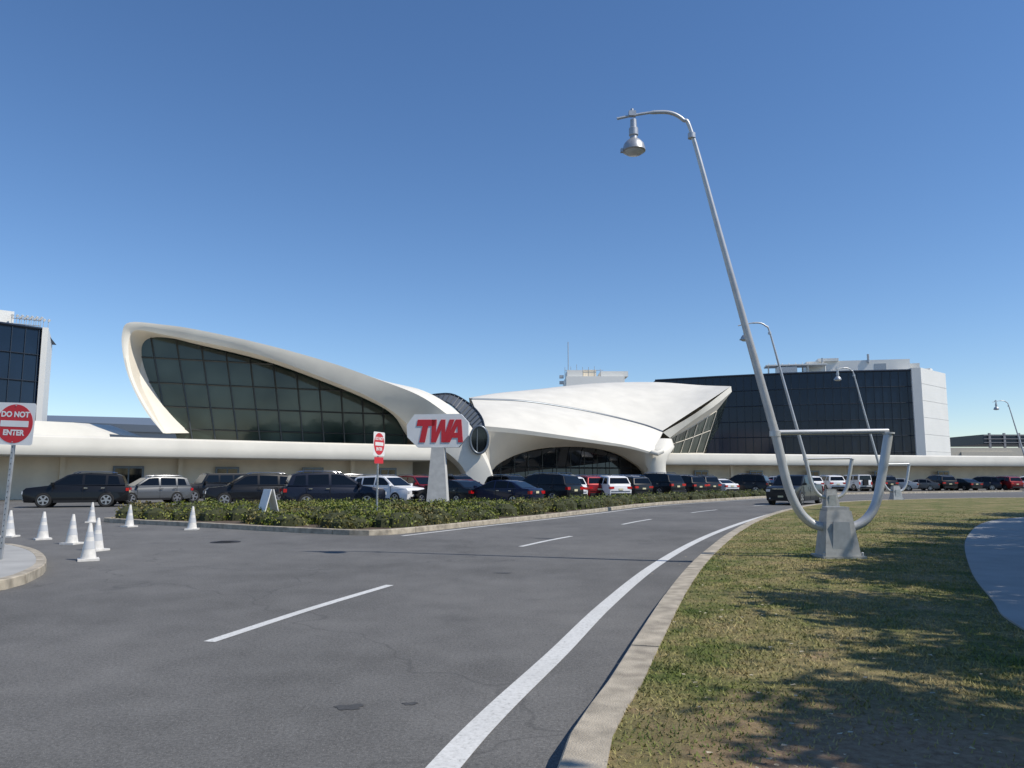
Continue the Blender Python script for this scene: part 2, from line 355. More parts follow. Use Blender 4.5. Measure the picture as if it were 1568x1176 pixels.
# ------------------------------------------------------------ flight center
T=empty('airport_terminal')
O=[(-28.1,62,5.1),(-29.7,62,7),(-31,62,9.3),(-31.7,62,11.4),(-31.9,62,13.3),(-31.3,62,14.2),(-28.8,62.5,14.1),(-26.3,63,13.8),(-21.2,64,12.8),(-16,65.5,11.5),(-11.7,67,10.1),(-8.4,68.5,8.9),(-6.2,70,7.5),(-4.3,70.6,5.9),(-2.9,71,3.9),(-2.0,71,2.1),(-1.4,71,0)]
Mm=[(-28,62.3,5.1),(-29.5,62.3,7.1),(-30.8,62.3,9.4),(-31.4,62.3,11.5),(-31.4,62.3,13.1),(-30.7,62.3,13.6),(-28.8,62.8,13.3),(-26.4,63.3,12.9),(-21.2,64.3,11.8),(-16.3,65.8,10.1),(-12.6,67.3,8.6),(-10.5,68.8,7.3),(-8.9,70.2,5.8),(-7.2,70.4,4.6),(-5.5,70.7,3.5),(-4.3,71,2.1),(-3.8,71,0)]
I=[(-28.6,64.5,5.2),(-29.6,64.5,7),(-30.8,64.5,9.3),(-31.3,64.5,11.5),(-31.3,64.5,12.8),(-30.6,64.6,13.4),(-29.1,65,13.4),(-27.3,65.5,13),(-21.9,66.9,11.8),(-16.9,68.7,10.1),(-13.2,70,8.6),(-11,71,7.3),(-9.8,72.3,5.4),(-8.2,72.5,4.5),(-6.2,72.5,3.4),(-4.8,72.5,2),(-4.4,72.5,0)]
Rr=[(-26,78,5.1),(-27,78,6.2),(-28,78,7.6),(-28.6,78,9),(-28.6,78,10.2),(-28,78,11),(-26,78,11),(-24,78,10.9),(-19.5,78.5,10.6),(-15,78.5,10.2),(-11,77.5,9.8),(-8.3,74.5,9.4),(-6.0,73.6,8.4),(-4.4,73,7.0),(-3.4,72.4,5.6),(-2.2,72.4,3.2),(-1.3,72.4,0)]
n=5
Oc,Mc,Ic,Rc=cr(O,n),cr(Mm,n),cr(I,n),cr(Rr,n)
mid=[tuple((np.array(a)+np.array(b_))/2+np.array((0,-.12,.03))) for a,b_ in zip(Oc,Mc)]
b=B(); b.loft([Oc,mid,Mc]); b.obj('left_wing_fascia',[SHELLW],T,smooth=50)
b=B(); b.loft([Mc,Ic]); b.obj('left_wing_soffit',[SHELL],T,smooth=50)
hm=[tuple((np.array(a)+np.array(b_))/2+np.array((0,0,.5 if a[2]>3 else 0))) for a,b_ in zip(Oc,Rc)]
b=B(); b.loft([Rc,hm,Oc]); b.loft([[(x,y+5,max(0,z-4)) for x,y,z in Rc],Rc]); b.obj('left_wing_roof',[SHELLW],T,smooth=50)
def gy(x,z): return 64.62+(x+31)*.366+ (5-z)*.02
gp=[(p[0],p[2]) for p in cr(I[:13],4)]+[(-9.9,4.4),(-28.4,4.4)]
b=B(); b.add([(x,gy(x,z),z) for x,z in gp],[tuple(range(len(gp)))]); b.obj('left_wing_glass',[GLASS],T,fixn=False)
def clip(p,q,poly):
    ts=[0,1]
    for i in range(len(poly)):
        a,c=poly[i],poly[(i+1)%len(poly)]
        dx,dz=q[0]-p[0],q[1]-p[1]; ex,ez=c[0]-a[0],c[1]-a[1]; den=dx*ez-dz*ex
        if abs(den)<1e-9: continue
        t=((a[0]-p[0])*ez-(a[1]-p[1])*ex)/den; u=((a[0]-p[0])*dz-(a[1]-p[1])*dx)/den
        if 0<=t<=1 and 0<=u<=1: ts.append(t)
    ts.sort(); out=[]
    for t0,t1 in zip(ts,ts[1:]):
        if t1-t0<1e-4: continue
        m_=(t0+t1)/2; x,z=p[0]+(q[0]-p[0])*m_,p[1]+(q[1]-p[1])*m_
        if inpoly(np.array([x]),np.array([z]),poly)[0]: out.append(((p[0]+(q[0]-p[0])*t0,p[1]+(q[1]-p[1])*t0),(p[0]+(q[0]-p[0])*t1,p[1]+(q[1]-p[1])*t1)))
    return out
b=B()
for z in (5.6,7.5,9.5,11.6):
    for p,q in clip((-35,z+.1),(-8,z-.1),gp): b.beam((p[0],gy(*p)-.06,p[1]),(q[0],gy(*q)-.06,q[1]),.09)
for k in range(12):
    xb=-29+k*1.72; sl=1.9-k*.13
    for p,q in clip((xb,4.4),(xb-sl,14.4),gp): b.beam((p[0],gy(*p)-.08,p[1]),(q[0],gy(*q)-.08,q[1]),.10)
b.obj('left_wing_mullions',[MULL],T)
up=resamp([(-8.6,76,9.5),(-7.5,75,9.6),(-5.8,75,9.6),(-4,74,8.5),(-2.9,73,7.2),(-2.5,72,5.7)],20)
lo=resamp([(-8.8,74.6,9.2),(-7.4,74,9.0),(-5.9,73.7,8.5),(-4.6,73,7.2),(-3.6,72.2,6.0),(-3.3,71.6,5.0)],20)
b=B(); b.loft([up,lo]); b.obj('skylight_glass',[SEAM],T,smooth=60)
b=B()
for p,q in list(zip(up,lo)): b.beam((p[0],p[1]-.1,p[2]+.04),(q[0],q[1]-.1,q[2]+.04),.07)
b.tube([(x,y,z+.05) for x,y,z in up],.09,0,6); b.tube([(x,y,z+.05) for x,y,z in lo],.09,0,6); b.obj('skylight_ribs',[HMULL],T)
b=B(); c=(-3.0,70.55,5.0)
ring=[(c[0]+.82*math.cos(t),c[1]+.1*math.cos(t),c[2]+1.25*math.sin(t)) for t in np.linspace(0,2*math.pi,33)]
b.tube(ring,.12,0,8,False); b.add([(x,y+.05,z) for x,y,z in ring[:-1]],[tuple(range(32))],1)
b.beam((c[0]-.2,c[1]-.0,c[2]-1.1),(c[0]-.2,c[1],c[2]+1.1),.07,0); b.obj('round_window',[SEAM,DARKGL],T,smooth=50)
NN=44
Tt=resamp([(-5.18,92,11.07),(-1.97,96,12.06),(3.08,100,13.01),(11.21,104,14.27),(19.58,106,14.7),(25.5,103,13.9),(27.8,97,13.05)],NN)
S=resamp([(-4.44,84,10.03),(1.2,88,10.2),(6.59,90,9.63),(11.3,91,8.79),(15.54,91,7.7),(17.64,90,6.79)],NN)
L=resamp([(-2.89,74,6.5),(.38,75,6.25),(4.28,76.5,5.82),(8.44,79,5.36),(12.22,82,4.94),(15.53,85,4.28)],NN)
A=resamp([(-2.4,76.8,.0),(-2.08,77,2.15),(-.59,77.5,3.39),(1.74,79,4.29),(4.5,80.5,4.75),(8.1,82.5,4.82),(11.15,84.5,4.33),(13.15,86,3.44),(14.75,87,2.22),(15.2,87,0)],NN)
def lerp(a,b_,t,dz=0): return [tuple(np.array(p)*(1-t)+np.array(q)*t+np.array((0,0,dz*math.sin(math.pi*i/(len(a)-1))**.5 if 0<i<len(a)-1 else 0))) for i,(p,q) in enumerate(zip(a,b_))]
S2=[(x,y+.5,z+.18) for x,y,z in S]
b=B(); b.loft([L,lerp(L,S,.33,.7),lerp(L,S,.66,.65),S]); b.obj('entrance_shell',[SHELLW],T,smooth=50)
b=B(); b.loft([S2,lerp(S2,Tt,.33,.25),lerp(S2,Tt,.66,.25),Tt,[(x,y+9,z-3) for x,y,z in Tt],[(x-1,y+14,0) for x,y,z in Tt]]); b.obj('right_wing_roof',[SHELLW],T,smooth=50)
b=B(); b.tube([(x,y+.25,z+.05) for x,y,z in S],.17,0,8); b.obj('shell_joint_skylight',[SEAM],T,smooth=60)
L2=[(x,y+.15,z-.45+.25*(i/NN)) for i,(x,y,z) in enumerate(L)]
b=B(); b.loft([L,L2]); b.obj('entrance_shell_lip',[SHELLW],T,smooth=50)
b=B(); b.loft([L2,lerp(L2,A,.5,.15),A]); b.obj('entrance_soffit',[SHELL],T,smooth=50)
A2=[(x,y+1.6,z) for x,y,z in A]
b=B(); b.loft([A,A2]); b.obj('entrance_reveal',[WALL],T,smooth=50)
b=B(); b.add([p for p in A2],[tuple(range(NN))]); b.obj('entrance_glass',[DARKGL],T,fixn=False)
b=B()
for i in range(3,NN-3,3): x,y,z=A2[i]; b.beam((x,y-.06,0),(x,y-.06,z),.06)
xs=[p for p in A2 if p[2]>2.6]; b.beam((xs[0][0],xs[0][1]-.06,2.6),(xs[-1][0],xs[-1][1]-.06,2.6),.12)
b.obj('entrance_mullions',[MULL],T)
b=B(); b.loft([[(-2.6,72.3,5.4),(-2.3,72.5,3.5),(-1.8,72.6,1.8),(-1.3,72.6,0)],[(-2.89,74.2,6.1),(-2.4,75,4),(-2.1,76.5,2),(-2.2,77,0)]]); b.obj('entrance_jamb',[SHELL],T,smooth=50)
E=resamp([(17.64,90,6.79),(22.2,92.6,9.3),(27.8,97,13.05)],16); Rl=resamp([(18.6,90.8,6.2),(21.82,92.9,8.35),(25.18,95,10.4),(27.85,96.9,12.35)],16)
Gt=resamp([(18.6,92.3,6.0),(22,94.6,7.7),(25.9,97.2,9.9)],16); Gb=resamp([(18.3,93.5,4.4),(21.2,95.6,4.45),(24.2,98,4.5)],16)
b=B(); b.loft([E,Rl]); b.obj('right_wing_fascia',[SHELLW],T,smooth=50)
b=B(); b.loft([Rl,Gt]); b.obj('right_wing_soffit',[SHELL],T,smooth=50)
b=B(); b.loft([Gt,Gb]); b.obj('right_wing_glass',[GLASS],T)
b=B()
for i in (0,3,6,9,12,15): p,q=Gt[i],Gb[i]; b.beam((p[0]+.03,p[1]-.08,p[2]),(q[0]+.03,q[1]-.08,q[2]),.07)
for t in (.0,.45,.98): P_=[tuple(np.array(p)*(1-t)+np.array(q)*t-np.array((0,.08,0))) for p,q in zip(Gt,Gb)]; b.tube(P_,.045,0,4)
b.obj('right_wing_mullions',[SHELL],T)
b=B(); b.add([(27.8,97,12.9),(25.9,97.2,9.9),(24.2,98,4.5),(26.3,110,4.5),(29.5,110,8.5)],[(0,1,2,3,4)]); b.obj('right_wing_side',[GLASS],T)
b=B(); rows=[]
for z,cx,cy,a_,c_ in ((0,16.2,86.6,1.45,1.1),(1.2,16.15,86.5,1.25,1.0),(2.4,16.05,86.4,1.1,.95),(3.3,16.0,86.4,1.2,1.0),(4.1,16.1,86.8,1.6,1.4),(5.0,16.7,88.0,1.8,2.0),(6.0,17.3,90,1.3,1.8)):
    rows.append([(cx+a_*math.cos(t),cy+c_*math.sin(t),z) for t in np.linspace(0,2*math.pi,21)])
b.loft(rows); b.obj('right_buttress',[SHELLW],T,smooth=60)
b=B(); b.tube([(15.3,84.8,4.35),(15.9,84.5,4.15),(16.5,85.0,4.45)],[.3,.26,.3],0,10); b.obj('scupper',[SHELLW],T,smooth=60)
b=B(); b.prism([(-25,79),(-8,77.5),(-4,78),(14,96),(24,110),(-20,112)],0,6.5); b.obj('core_walls',[WALL],T)
def canopy(name,path,depth,z0=3.02,z1=4.5):
    pc=cr(path,6); b=B()
    prof=[(depth,z0+.05),(.7,z0+.05),(.12,z0+.1),(0,z0+.35),(-.02,z0+.8),(.06,z1-.15),(.35,z1),(depth,z1+.12)]
    rows=[[(x,y,z) for x,y in off(pc,o)] for o,z in prof]; b.loft(rows); b.obj(name,[SHELLW],T,smooth=40)
    w_=off(pc,4.4 if depth>6.5 else 4.0); b=B(); b.loft([[(x,y,0) for x,y in w_],[(x,y,z0+.2) for x,y in w_]]); b.obj(name.replace('canopy','wall'),[WALL],T)
canopy('left_canopy',[(-48,40.7),(-44,43.8),(-34.2,51.4),(-24.2,59),(-15.5,65),(-7.2,70.1)],8)
canopy('right_canopy',[(17.4,92.6),(30,96.4),(44,100.5),(70.9,107),(110,114)],6)
def door(x,y,rz,w=1.7,h=2.3):
    b=B(); nx,ny=math.sin(rz),-math.cos(rz)
    def bx(u,z,wd,ht,t,m): b.box((x+math.cos(rz)*u+nx*t/2,y+math.sin(rz)*u+ny*t/2,z),(wd,t,ht),m,rz)
    bx(0,h/2,w+.2,h+.1,.10,0)
    bx(-w/4,h/2-.03,w/2-.12,h-.2,.13,1); bx(w/4,h/2-.03,w/2-.12,h-.2,.13,1)
    b.obj('door',[SEAM,DARKGL],T)
a1=math.atan2(7.6,10); a2=math.atan2(11,16.8); a3=math.atan2(14,52.3)
for p in ((-29.9,60.3,a1,2.0),(-23.8,64.6,a2,1.7),(-17.7,68.6,a2,1.7),(-11.7,72.6,a2,1.5),(24,98.5,a3,1.7),(31.6,100.5,a3,1.7),(39.8,102.7,a3,1.7),(50,105.4,a3,1.7),(60,108,a3,1.7)): door(p[0]+.12*math.sin(p[2]),p[1]-.12*math.cos(p[2]),p[2],p[3],2.4)
b=B()
for p,q in (((-33.5,57.6),a1),((-26.8,62.4),a1),((-14.6,70.4),a2),((28,99.2),a3),((36,101.4),a3),((45,103.8),a3)):
    b.box((p[0]+.2*math.sin(q),p[1]-.2*math.cos(q),1.55),(.35,.3,3.1),0,q)
b.obj('wall_piers',[WALL],T)
b=B(); b.loft([[(-50,56,4.55),(-42,58,4.6),(-36,60,4.6),(-31.8,61,4.6)],[(-50,57,6.2),(-42,59,6.15),(-34.8,61,5.9),(-32,61.2,5.0)],[(-50,64,6.3),(-42,66,6.3),(-35,67,6.1),(-32.2,67,5.1)]]); b.obj('raised_roof',[SHELLW],T,smooth=40)

# ------------------------------------------------------------ hotel buildings
def hotel(name,path,h,z0=0,nf=7,bay=1.55,floors0=3.2):
    e=empty(name); b=B(); b.loft([[(x,y,z0) for x,y in path],[(x,y,h) for x,y in path]]); b.obj('glass_facade',[HGLASS],e)
    L_=sum(math.dist(path[i],path[i+1]) for i in range(len(path)-1)); A_=np.array(path); d_=np.r_[0,np.cumsum(np.linalg.norm(np.diff(A_,axis=0),axis=1))]
    b=B(); pf=off(path,-.08); Af=np.array(pf); t=0
    while t<L_:
        x,y=float(np.interp(t,d_,Af[:,0])),float(np.interp(t,d_,Af[:,1])); b.beam((x,y,z0),(x,y,h),.09); t+=bay
    for k in range(1,nf+1):
        z=z0+(h-z0)*k/(nf); 
        for p,q in zip(pf,pf[1:]): b.beam((p[0],p[1],z),(q[0],q[1],z),.12 if k<nf else .3)
    b.obj('mullions',[HMULL],e); return e
hr=[(31.2,166.3),(43,160.2),(55,155.3),(67,152),(78.4,150)]
e=hotel('hotel_building',hr,22.5,0,7)
b=B(); b.prism([(78.4,150.0),(78.4,149.6),(80,149.2),(89.8,158),(88,163),(79,160)],0,22.9); b.obj('end_wall',[WHITE],e)
b=B()
for k in range(1,7): b.beam((80.02,149.18,k*3.3),(89.82,157.98,k*3.3),.03)
b.obj('panel_joints',[mat('joint',(.58,.57,.54),.6)],e)
b=B(); b.loft([[(x,y,22.45) for x,y in hr],[(x,y+14,22.45) for x,y in hr],[(x,y+14,0) for x,y in hr]]); b.obj('roof_slab',[GREYR],e)
b=B(); b.box((72,160,24.0),(20,5,3.2),0,-.2); b.box((83,158.5,23.8),(3,3,2.2),0,-.4); b.box((79.3,158.6,23.9),(1.6,2,2.8),1,-.3); b.box((76,157.5,23.6),(2.2,2,2.4),1,-.3); b.box((86,159.5,23.4),(3.2,2,1.2),0,-.7); b.box((66,159.5,25.8),(4,3,.6),0,-.2)
for x_,y_ in ((57,158),(61,157),(57,161),(61,160),(64.5,157),(53.5,159)): b.beam((x_,y_,22.4),(x_,y_,24.5),.22)
b.box((59,158.8,24.6),(12,4,.25),0,-.2); b.box((57,158.5,23.6),(4,2.5,1.3),1,-.2)
for k in range(9): b.beam((53.5+k*1.3,158.6-k*.26,24.7),(53.5+k*1.3,158.6-k*.26,25.1),.1)
b.tube([(73.5,157,25),(73.5,157,26.8)],.25,1,8); b.tube([(64,157,25),(64,157,26)],.2,1,8)
b.obj('rooftop_plant',[WHITE,STEEL],e)
e=hotel('hotel_building',[(-84,75),(-74,83.5),(-64.5,94),(-60.9,98.8)],20.7,0,6)
b=B(); b.prism([(-60.9,98.8),(-60.9,98.2),(-60.3,98.5),(-66.6,110),(-70,110)],0,20.9); b.obj('end_wall',[WHITE],e)
b=B(); b.add([(-84,75,20.6),(-60.9,98.8,20.6),(-66,110,20.6),(-84,100,20.6)],[(0,1,2,3)]); b.obj('roof_slab',[GREYR],e)
b=B(); b.box((-67.3,98,21.8),(4,3,2.4),0,.8)
for k in range(7):
    for j in range(2): b.beam((-64.6+k*.45,97.6+k*.3+j*1.6,20.6),(-64.6+k*.45,97.6+k*.3+j*1.6,22.2),.07,1); b.tube([(-64.6+k*.45,97.6+k*.3+j*1.6,22.2),(-64.45+k*.45,97.6+k*.3+j*1.6,22.5)],.16,0,8)
for z in (21.3,22.0): b.beam((-64.6,97.6,z),(-61.9,99.4,z),.08,1)
b.obj('rooftop_plant',[WHITE,STEEL],e)
e=empty('penthouse_building'); b=B(); b.box((14,132,9.2),(9.8,8,18.4),0); b.box((17.3,131.2,18.9),(4.6,5,.9),0); b.box((10.6,130.5,18.8),(2.6,4,1.4),0); b.box((13.2,131,18.6),(2.2,3,2.2),1)
b.obj('walls',[WHITE,WALL],e)
b=B(); b.beam((9.6,130,18),(9.6,130,24.6),.1)
for k in range(7): b.beam((9.0+k*1.0,129.5,18.4),(9.0+k*1.0,129.5,19.7+random.random()),.06)
for k in range(4): b.box((8.4,129.5,15.5+k),(.7,.6,.5),0)
b.beam((9,129.4,19.6),(15.5,129.4,19.6),.06); b.obj('masts',[STEEL],e)
e=empty('background_terminal'); b=B(); b.box((-64,124,4.6),(30,8,9.2),1,.0); b.add([(-82,119.6,10.6),(-50,119.6,9.4),(-46,119.6,8.6),(-46,119.6,8.2),(-82,119.6,9.4),(-82,132,12.2),(-50,132,11.4),(-46,132,10.2)],[(0,1,2,3,4),(0,5,6,1),(1,6,7,2)],0); b.obj('roof_and_walls',[GREYR,mat('terminal_cladding',(.28,.31,.34),.5)],e)
e=empty('parking_garage'); b=B(); b.box((140,202,11),(44,18,2.4),0)
for k in range(12): b.box((119.5+k*3.7,192.8,9.3),(.5,.4,6.5),1)
for k in range(3): b.box((140,192.7,10.2+k*.9),(44,.3,.16),1)
b.obj('decks',[HMULL,mat('garage_concrete',(.25,.25,.26),.7)],e)
e=empty('service_building'); b=B(); b.box((128,184,4.2),(56,10,8.4),0); b.box((110,178.9,6.6),(12,.5,1.6),0)
for k in range(5): b.box((116+k*5,178.9,5.5),(1.2,.2,1.6),1)
b.obj('walls',[mat('beige_wall',(.50,.46,.38),.7,var=.05),DARKGL],e)

# ------------------------------------------------------------ lamp posts
def lamp_parts():
    X0=5.95
    pole=[(2.05,8.55),(2.37,8.62),(2.76,8.68),(3.10,8.67),(3.34,8.53),(3.50,8.27),(3.96,6.33),(4.50,4.05),(4.89,2.39),(5.07,1.49),(5.25,1.02),(5.46,.78),(5.67,.70),(5.95,.67),(6.25,.70),(6.50,.84),(6.69,1.13),(6.82,1.61),(6.99,2.38)]
    P_=cr([(x-X0,0,z-.15) for x,z in pole],6); n_=len(P_)
    rad=[]
    for x,y,z in P_:
        zz=z+.15; rad.append(.038 if zz>8.2 else (.082 if zz<2.4 else .042+(8.2-zz)/5.8*.038))
    for i in range(n_):
        if P_[i][0]<-3.25: rad[i]=.026
    b=B(); b.tube(P_,rad,0,14)
    b.tube([(4.84-X0,0,2.27),(6.99-X0,0,2.30)],.048,0,12)
    b.lathe([(.10,-.05),(.10,.05)],(4.885-X0,0,2.25),0,14); b.lathe([(.06,0),(.105,.015),(.105,.045),(.02,.05)],(6.995-X0,0,2.23),0,14)
    b.lathe([(.075,-.05),(.075,.05)],(3.5-X0,0,8.05),0,12)
    c=b
    p=B(); p.box((-.02,-.02,.44),(.64,.50,.80),0,0,(.70,.62)); p.box((.0,0,.02),(.78,.6,.05),0); p.box((-.02,-.235,.40),(.36,.04,.5),1,0,(.8,1))
    p.box((-.02,-.02,.875),(.40,.26,.07),0)
    for sx in (-.34,.34): p.lathe([(.025,0),(.025,.06),(.015,.07)],(sx,-.22,.04),1,8)
    hx=2.37-X0; h=B()
    h.tube([(hx-.02,0,8.44),(hx-.02,0,8.60)],.03,0,8); h.box((hx-.02,0,8.50),(.14,.10,.10),0)
    h.lathe([(.03,8.40),(.06,8.38),(.065,8.22),(.09,8.20),(.09,8.06),(.07,8.04),(.075,7.99),(.13,7.95),(.19,7.88),(.215,7.80),(.225,7.74),(.20,7.72)],(hx,0,0),0,24)
    h.lathe([(.195,7.72),(.15,7.685),(.02,7.67)],(hx,0,0),1,24); h.box((hx-.21,0,7.75),(.1,.08,.07),0)
    return c,p,h
c,p,h=lamp_parts()
first=None
for (x,y,z,rz) in ((5.95,14.3,.15,0),(14.35,35,.15,.0),(24.8,50.2,.15,.12),(47.8,70,.0,.0),(80,93,0,0)):
    e=empty('street_lamp',(x,y,z)); e.rotation_euler.z=rz
    if first is None:
        first=[c.obj('pole',[STEELP],e,smooth=40),p.obj('pedestal',[BRACK,STEEL],e,smooth=30),h.obj('lamp_head',[STEEL,LENS],e,smooth=40)]
    else:
        for q in first:
            o=bpy.data.objects.new(q.name.split('.')[0],q.data); COL.objects.link(o); o.parent=e

# ------------------------------------------------------------ signs
def extr(b,pts,y0,y1,m=0):
    n_=len(pts); b.add([(x,y0,z) for x,z in pts]+[(x,y1,z) for x,z in pts],[tuple(range(n_)),tuple(range(n_,2*n_))[::-1]]+[(i,(i+1)%n_,n_+(i+1)%n_,n_+i) for i in range(n_)],m)
e=empty('airline_sign',(-3.62,38,.13)); e.rotation_euler.z=R(-4)
b=B(); o8=[(-1.56,.30),(-1.18,.82),(1.12,.84),(1.5,.42),(1.5,-.22),(1.02,-.80),(-1.0,-.80),(-1.52,-.30)]
extr(b,[(x,z+3.72) for x,z in o8],-.22,.22); b.obj('panel',[SWHITE],e)
b=B(); let={'T':[[(0,1),(1,1),(1,.72),(.66,.72),(.66,0),(.34,0),(.34,.72),(0,.72)]],
'W':[[(0,1),(.28,1),(.38,.42),(.52,1),(.78,1),(.92,.42),(1.02,1),(1.3,1),(1.08,0),(.8,0),(.65,.6),(.5,0),(.22,0)]],
'A':[[(0,0),(.3,0),(.548,.74),(.549,1),(.38,1)],[(1.1,0),(.8,0),(.552,.74),(.551,1),(.72,1)],[(.37,.2),(.73,.2),(.655,.42),(.445,.42)]]}
for ch,x0,w_ in (('T',-1.22,.88),('W',-.52,.86),('A',.36,.80)):
    for pl_ in let[ch]:
        for sgn in (-1,1):
            pts=[(sgn*-1*(x0+px*w_+.22*pz)*1.0,3.16+pz*1.12) for px,pz in pl_]
            if sgn==-1: extr(b,pts,-.245,-.215)
            else: extr(b,pts,.215,.245)
b.obj('letters',[RED],e)
b=B(); b.box((0,0,1.45),(1.04,.8,2.9),0,0,(.60,.7)); b.box((0,0,2.93),(.5,.4,.12),0); b.obj('pedestal',[PED],e)

def textmesh(s,size):
    cu=bpy.data.curves.new('txt','FONT'); cu.body=s; cu.size=size; cu.align_x='CENTER'; cu.align_y='CENTER'; cu.offset=.006
    o=bpy.data.objects.new('txt',cu); COL.objects.link(o); dg=bpy.context.evaluated_depsgraph_get(); dg.update()
    me=bpy.data.meshes.new_from_object(o.evaluated_get(dg)); bpy.data.objects.remove(o); return me
def dne(loc,rz,zc,tilt=0,plate2=False):
    e=empty('traffic_sign',loc)
    b=B(); b.box((0,.03,(zc+.3)/2),(.055,.04,zc+.3))
    for k in range(26): b.box((0,.008,.2+k*.1),(.012,.004,.02),1)
    b.obj('post',[STEEL,TRIM],e)
    b=B(); s=.38; rr=.05; pts=[]
    for cx,cz,a0 in ((s-rr,s-rr,0),(-s+rr,s-rr,90),(-s+rr,-s+rr,180),(s-rr,-s+rr,270)):
        for k in range(5): a_=R(a0+k*22.5); pts.append((cx+rr*math.cos(a_),zc+cz+rr*math.sin(a_)))
    extr(b,pts,-.004,.0,0)
    extr(b,[(.35*math.cos(t),zc+.35*math.sin(t)) for t in np.linspace(0,2*math.pi,41)[:-1]],-.008,-.0045,1)
    extr(b,[(-.27,zc-.055),(.27,zc-.055),(.27,zc+.055),(-.27,zc+.055)],-.011,-.0085,0)
    if plate2: extr(b,[(-.3,zc-.62),(.3,zc-.62),(.3,zc-.42),(-.3,zc-.42)],-.006,0,1)
    for zz in (zc+.33,zc-.33): b.lathe([(.012,-.016),(.012,-.0)],(0,0,zz),2,8,'Y')
    o=b.obj('plate',[SWHITE,RED,STEEL],e)
    for s_,zz in (('DO NOT',.165),('ENTER',-.165)):
        me=textmesh(s_,.135); me.materials.clear(); me.materials.append(SWHITE); t=bpy.data.objects.new('lettering',me); COL.objects.link(t); t.parent=e; t.location=(0,-.0105,zc+zz); t.rotation_euler=(R(90),0,0)
    e.rotation_euler=(0,tilt,rz); return e
dne((-9.08,13.9,.14),R(-5),2.42,R(2.2))
dne((-4.24,24.6,.13),R(72),2.52,0,True)
e=empty('sandwich_board_sign',(-7.95,25.4,.13)); e.rotation_euler.z=R(38)
b=B()
for sg in (-1,1):
    b.add([(sg*.30,-.33,0),(sg*.30,.33,0),(sg*.02,.33,1.08),(sg*.02,-.33,1.08),(sg*.33,-.33,0),(sg*.33,.33,0),(sg*.05,.33,1.08),(sg*.05,-.33,1.08)],[(0,1,2,3),(4,5,6,7),(0,1,5,4),(1,2,6,5),(2,3,7,6),(3,0,4,7)])
b.obj('boards',[SWHITE],e)
cb=B(); cb.box((0,0,.02),(.37,.37,.04),0); cb.lathe([(.145,.04),(.135,.08),(.112,.22)],(0,0,0),0,18); cb.lathe([(.115,.22),(.088,.37)],(0,0,0),1,18); cb.lathe([(.086,.37),(.074,.45)],(0,0,0),0,18); cb.lathe([(.076,.45),(.058,.55)],(0,0,0),1,18); cb.lathe([(.056,.55),(.032,.69),(.026,.71)],(0,0,0),0,18)
cm=None
for i,(x,y) in enumerate(((-13.56,21.09),(-12.13,20.22),(-10.6,18.85),(-8.2,15.19),(-9.11,17.19),(-14.93,27.71),(-12.4,25.3),(-9.81,23.95),(-15.9,23.2))):
    if cm is None: o=cb.obj('traffic_cone',[CONEW,CONEG],smooth=40); cm=o.data
    else: o=bpy.data.objects.new('traffic_cone',cm); COL.objects.link(o)
    o.location=(x,y,.0); o.rotation_euler=(0,0,i*.7)

